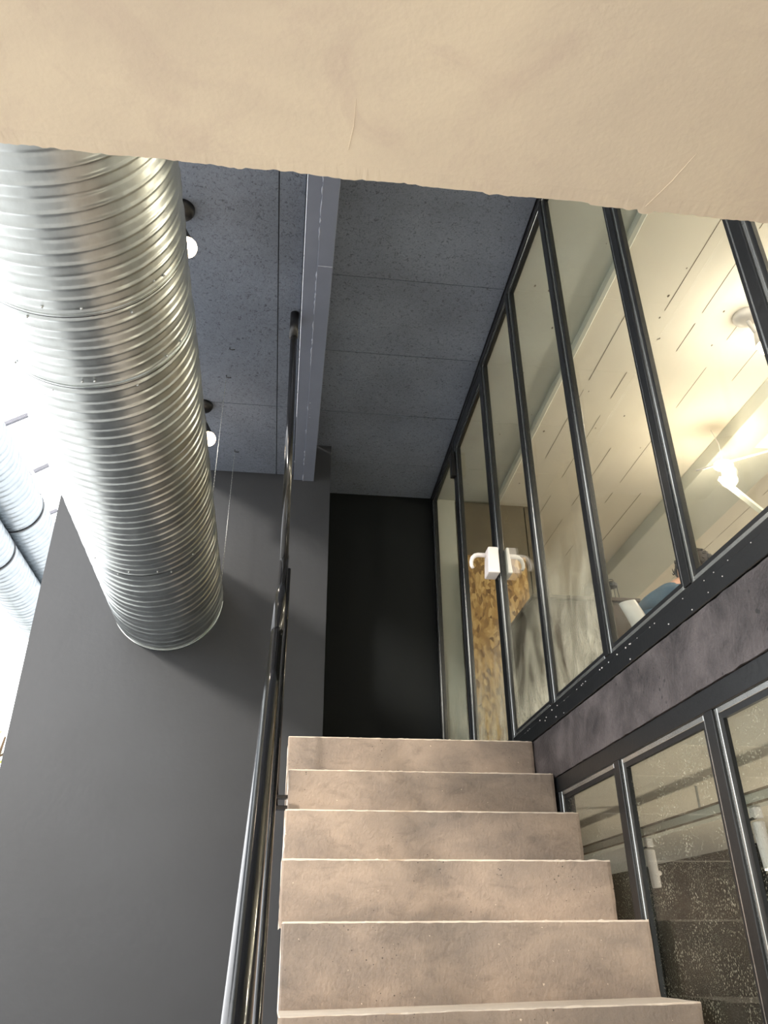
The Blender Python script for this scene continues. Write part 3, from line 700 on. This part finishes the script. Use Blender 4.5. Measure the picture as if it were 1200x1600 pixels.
for s, t_ in ((-1, 'r'), (1, 'l')):
    y = 3.75
    J.update({'sh' + t_: ((2.09, y + s * .17, zf + .82), .052), 'el' + t_: ((2.20, y + s * .22, zf + .58), .042), 'wr' + t_: ((2.42, y + s * .14, zf + .63), .028), 'pm' + t_: ((2.49, y + s * .12, zf + .64), (.034, .018)),
              'hip' + t_: ((2.05, y + s * .09, zf + .53), .082), 'kn' + t_: ((2.45, y + s * .12, zf + .50), .058), 'an' + t_: ((2.44, y + s * .13, zf + .09), .038), 'toe' + t_: ((2.60, y + s * .14, zf + .035), .035)})
    Ed += [('chest', 'sh' + t_), ('sh' + t_, 'el' + t_), ('el' + t_, 'wr' + t_), ('wr' + t_, 'pm' + t_), ('pel', 'hip' + t_), ('hip' + t_, 'kn' + t_), ('kn' + t_, 'an' + t_), ('an' + t_, 'toe' + t_)]
    for q in range(4):
        fy = y + s * (.12 + (q - 1.5) * .018); ln_ = (.055, .068, .064, .05)[q]
        J.update({f'f{q}a' + t_: ((2.525, fy, zf + .64), .0085), f'f{q}b' + t_: ((2.525 + ln_ * .6, fy, zf + .636), .008), f'f{q}c' + t_: ((2.525 + ln_, fy, zf + .622), .007)})
        Ed += [('pm' + t_, f'f{q}a' + t_), (f'f{q}a' + t_, f'f{q}b' + t_), (f'f{q}b' + t_, f'f{q}c' + t_)]
    J.update({'ta' + t_: ((2.47, y + s * .085, zf + .635), .011), 'tb' + t_: ((2.51, y + s * .068, zf + .632), .009)})
    Ed += [('wr' + t_, 'ta' + t_), ('ta' + t_, 'tb' + t_)]
skin_body('body', J, Ed, 'pel', 'skin', pe)
JS = dict(pel=((2.02, 3.75, zf + .56), (.15, .13)), sp1=((2.0, 3.75, zf + .68), (.13, .135)), sp2=((2.0, 3.75, zf + .78), (.125, .155)), chest=((2.05, 3.75, zf + .865), (.10, .125)), nk=((2.095, 3.75, zf + .905), (.064, .07)))
ES = [('pel', 'sp1'), ('sp1', 'sp2'), ('sp2', 'chest'), ('chest', 'nk')]
for s, t_ in ((-1, 'r'), (1, 'l')):
    JS.update({'sh' + t_: ((2.08, 3.75 + s * .175, zf + .82), .066), 'sl' + t_: ((2.17, 3.75 + s * .215, zf + .64), .058)}); ES += [('chest', 'sh' + t_), ('sh' + t_, 'sl' + t_)]
skin_body('shirt', JS, ES, 'pel', 'blue', pe)
JT = dict(pel=((2.03, 3.75, zf + .54), (.15, .12))); ET = []
for s, t_ in ((-1, 'r'), (1, 'l')):
    JT.update({'hip' + t_: ((2.06, 3.75 + s * .09, zf + .53), .092), 'kn' + t_: ((2.455, 3.75 + s * .12, zf + .50), .072), 'an' + t_: ((2.44, 3.75 + s * .13, zf + .12), .055)})
    ET += [('pel', 'hip' + t_), ('hip' + t_, 'kn' + t_), ('kn' + t_, 'an' + t_)]
skin_body('trousers', JT, ET, 'pel', 'navy', pe)
# head: shaped from a sphere, facing +x and slightly down
def head():
    bm = bmesh.new(); bmesh.ops.create_uvsphere(bm, u_segments=40, v_segments=28, radius=1)
    for v in bm.verts:
        x, y, z = v.co
        sx = .098; sy = .074 - .014 * max(0, -z) ; sz = .118
        X, Y, Z = x * sx, y * sy, z * sz
        if x > 0:
            X -= .010 * max(0, -z)                                           # face plane
            X += .020 * math.exp(-((y / .16) ** 2) - (((z + .10) / .17) ** 2))   # nose
            X += .006 * math.exp(-((y / .3) ** 2) - (((z + .46) / .07) ** 2)) # lips
            X += .008 * math.exp(-((y / .35) ** 2) - (((z + .8) / .15) ** 2)) # chin
            for s in (-1, 1): X -= .009 * math.exp(-(((y - s * .38) / .17) ** 2) - (((z - .06) / .13) ** 2))
        v.co = (X, Y, Z)
    return bm
HC = Vector((2.265, 3.75, 3.50)); RotY = Matrix.Rotation(math.radians(28), 4, 'Y') @ Matrix.Rotation(math.radians(0), 4, 'Z')
bm = head(); bmesh.ops.transform(bm, matrix=Matrix.Translation(HC) @ RotY, verts=bm.verts); hdo = obj('head', bm, 'skin', pe, smooth=True)
for s in (-1, 1):
    bm = ball(bmesh.new(), (0, 0, 0), .013, 12, 8); bmesh.ops.transform(bm, matrix=Matrix.Translation(HC) @ RotY @ Matrix.Translation((.078, s * .029, .008)), verts=bm.verts); obj('eye', bm, 'white', hdo, smooth=True)
    bm = ball(bmesh.new(), (0, 0, 0), .006, 10, 6); bmesh.ops.transform(bm, matrix=Matrix.Translation(HC) @ RotY @ Matrix.Translation((.0875, s * .029, .007)), verts=bm.verts); obj('iris', bm, 'hair', hdo, smooth=True)
    bm = ball(bmesh.new(), (0, 0, 0), .03, 14, 10, (.6, .35, 1)); bmesh.ops.transform(bm, matrix=Matrix.Translation(HC) @ RotY @ Matrix.Translation((-.002, s * .074, -.008)), verts=bm.verts); obj('ear', bm, 'skin', hdo, smooth=True)
bm = bmesh.new(); bmesh.ops.create_uvsphere(bm, u_segments=40, v_segments=26, radius=1)
for v in list(bm.verts):
    x, y, z = v.co; k = 1.10 + .05 * noise.noise((x * 5, y * 5, z * 5)) + .03 * noise.noise((x * 12, y * 12, z * 12))
    v.co = (x * .098 * k - .004, y * .078 * k, z * .118 * k + .004)
bmesh.ops.delete(bm, geom=[v for v in bm.verts if (v.co.x > .045 and v.co.z < .062) or v.co.z < -.062 or (v.co.x > .0 and v.co.z < .0)], context='VERTS')
bmesh.ops.transform(bm, matrix=Matrix.Translation(HC) @ RotY, verts=bm.verts)
ho = obj('hair', bm, 'hair', pe, smooth=True)
bm = bmesh.new(); rg = random.Random(4)
for k in range(170):   # curls
    d = Vector((rg.gauss(0, 1), rg.gauss(0, 1), rg.gauss(.4, 1))).normalized()
    if d.x > .45 and d.z < .45 or d.z < -.45: continue
    c = Vector((d.x * .108, d.y * .086, d.z * .130)); u, v_ = frame_of(d); ph = rg.random() * 6; rr = rg.uniform(.006, .012)
    pts = [Matrix.Translation(HC) @ RotY @ (c + u * rr * math.cos(ph + q * .9) + v_ * rr * math.sin(ph + q * .9) + d * q * .0028) for q in range(7)]
    tube(bm, pts, [.003, .004, .004, .0035, .003, .002, .001], 5)
obj('curls', bm, 'hair', ho, smooth=True, kind='stuff')
pe.scale = (1, 1, .96); pe.location.x -= .02

# ------------------------------------------------------------------ lower room
obj('ceiling', B((XG + .09, 7, -2, 9, 2.18, 2.238)), 'warmwall', kind='structure', label='ceiling of the lower room')
obj('wall_lower', B((2.98, 3.1, -2, 9, 0, 2.178)), 'blackwall', kind='structure')
obj('wall_lower_far', B((XG + .1, 2.98, 8.9, 9.1, 0, 2.178)), 'warmwall', kind='structure')
tr = empty('cable_tray', (1.65, 3, 2.05), label='pale cable trunking running below the lower room ceiling', cat='trunking')
obj('channel', B((1.625, 1.690, -1, 6.5, 2.045, 2.085)), 'greywall', tr, bevel=.003)
obj('lip', B((1.619, 1.625, -1, 6.5, 2.043, 2.050), (1.619, 1.625, -1, 6.5, 2.081, 2.088)), 'joint', tr)
for y in (1.2, 3.1, 5.0): obj('hanger_rod', T([(1.655, y, 2.08), (1.655, y, 2.18)], .005, 8), 'wire', tr)
def track_spot(x, y, label, tilt):
    t_ = empty('track_spot', (x, y, 2.045), label=label, cat='lamp', group='spots under the trunking')
    obj('mount', B((x - .015, x + .015, y - .02, y + .02, 2.005, 2.043)), 'white', t_, bevel=.003)
    obj('yoke', T([(x, y, 2.01), (x - .03, y, 2.0), (x - .04, y, 1.97), (x - .03, y, 1.95)], .005, 8), 'blackp', t_, smooth=True)
    ax = Vector((.04, -.03, -1)); c = Vector((x, y, 1.995))
    obj('housing', lathe(bmesh.new(), c, [(0, .018), (.003, .022), (.135, .020), (.15, .020)], ax, 20), 'white', t_, smooth=False)
    obj('knob', ball(bmesh.new(), (x + .03, y, 1.90), .010, 10, 6), 'white', t_)
    obj('lens', lathe(bmesh.new(), c + ax.normalized() * .1505, [(0, .018), (.003, .018)], ax, 20), 'bulb' if y < 3 else 'white', t_)
    sp = bpy.data.lights.new('lamp_light', 'SPOT'); sp.energy = 18; sp.spot_size = 1.6; sp.color = (1, .9, .75); sp.shadow_soft_size = .02
    so = bpy.data.objects.new('lamp_light', sp); link(so, t_); so.location = (0, 0, -.215)
track_spot(1.655, 2.72, 'small white cylinder spot hanging below the trunking at the right edge', 0)
track_spot(1.655, 3.62, 'small white cylinder spot below the trunking, seen between the lower mullions', 0)
# unseen shade and separate fill lights added to brighten the lower ceiling
ls = empty('fill_lamp', (2.6, 0.3, 1.0), label='unseen fill lamp added to brighten the lower room', cat='lamp')
obj('shade', lathe(bmesh.new(), (2.6, 0.3, 1.0), [(0, .05), (.12, .07), (.121, .068), (.0, .045)], Vector((0, 0, 1)), 20), 'white', ls)
for (x, y, z, e_) in ((2.4, 3.4, .9, 34), (2.4, 1.2, .9, 30)):
    pl = bpy.data.lights.new('lamp_light', 'POINT'); pl.energy = e_; pl.color = (1, .86, .68); pl.shadow_soft_size = .12
    po = bpy.data.objects.new('lamp_light', pl); link(po, ls); po.location = Vector((x, y, z)) - ls.location

# ------------------------------------------------------------------ glazed hall to the left: sloping glass roof on short brackets

gr = empty('window_3', (-3.5, 8, 6.7), kind='structure')
bm = bmesh.new(); x0, x1, zA, zB = -9.0, -1.13, 3.95, 7.15
vv = [bm.verts.new(c) for c in ((x0, -6, zA), (x1, -6, zB), (x1, 14, zB), (x0, 14, zA), (x0, -6, zA + .02), (x1, -6, zB + .02), (x1, 14, zB + .02), (x0, 14, zA + .02))]
for f in ((0, 1, 2, 3), (4, 5, 6, 7), (0, 1, 5, 4), (1, 2, 6, 5), (2, 3, 7, 6), (3, 0, 4, 7)): bm.faces.new([vv[i] for i in f])
obj('roof_pane', bm, 'glass_roof', gr)
def roof_bar(pa, pb, y):
    A_ = EYE + ray(*pa) * (y / ray(*pa).y); B_ = EYE + ray(*pb) * (y / ray(*pb).y)
    obj('glazing_bar', tube(bmesh.new(), [A_, B_], .026, 4), 'gal_bar', gr)
roof_bar((5, 664), (47, 647), 7.1); roof_bar((53, 737), (79, 725), 8.1); roof_bar((46, 740), (48, 739), 8.1); roof_bar((70, 805), (90, 797), 9.2)

# shrub outside, lower left
te = empty('tree', (-4.35, 12.4, 0), label='yellow-green leafy tree outside at the left picture edge', cat='tree')
obj('trunk', T([(-4.35, 12.4, 0), (-4.3, 12.4, 2.2), (-4.2, 12.4, 3.6), (-4.1, 12.4, 4.4)], [.09, .07, .04, .015], 10), 'bark', te, smooth=True)
bm = bmesh.new()
for k in range(10):
    z = 2.6 + k * .18; a_ = k * 2.4; tube(bm, [(-4.25, 12.4, z), (-4.25 + .35 * math.cos(a_), 12.4 + .35 * math.sin(a_), z + .25), (-4.25 + .6 * math.cos(a_), 12.4 + .6 * math.sin(a_), z + .35)], [.02, .012, .004], 6)
obj('branches', bm, 'bark', te)
bm = bmesh.new(); rg = random.Random(9)
for k in range(260):
    c = Vector((-4.25 + rg.gauss(0, .33), 12.4 + rg.gauss(0, .33), 3.7 + rg.gauss(0, .45)))
    if c.z > 4.6: continue
    u, v_ = frame_of(Vector((rg.gauss(0, 1), rg.gauss(0, 1), rg.gauss(0, 1)))); s = rg.uniform(.03, .055); n_ = u.cross(v_)
    q = [bm.verts.new(c + p_) for p_ in (u * s * 1.4, v_ * s * .5 + n_ * s * .15, -u * s * 1.2, -v_ * s * .5 + n_ * s * .15)]
    bm.faces.new(q)
obj('leaves', bm, 'leaf', te, kind='stuff')
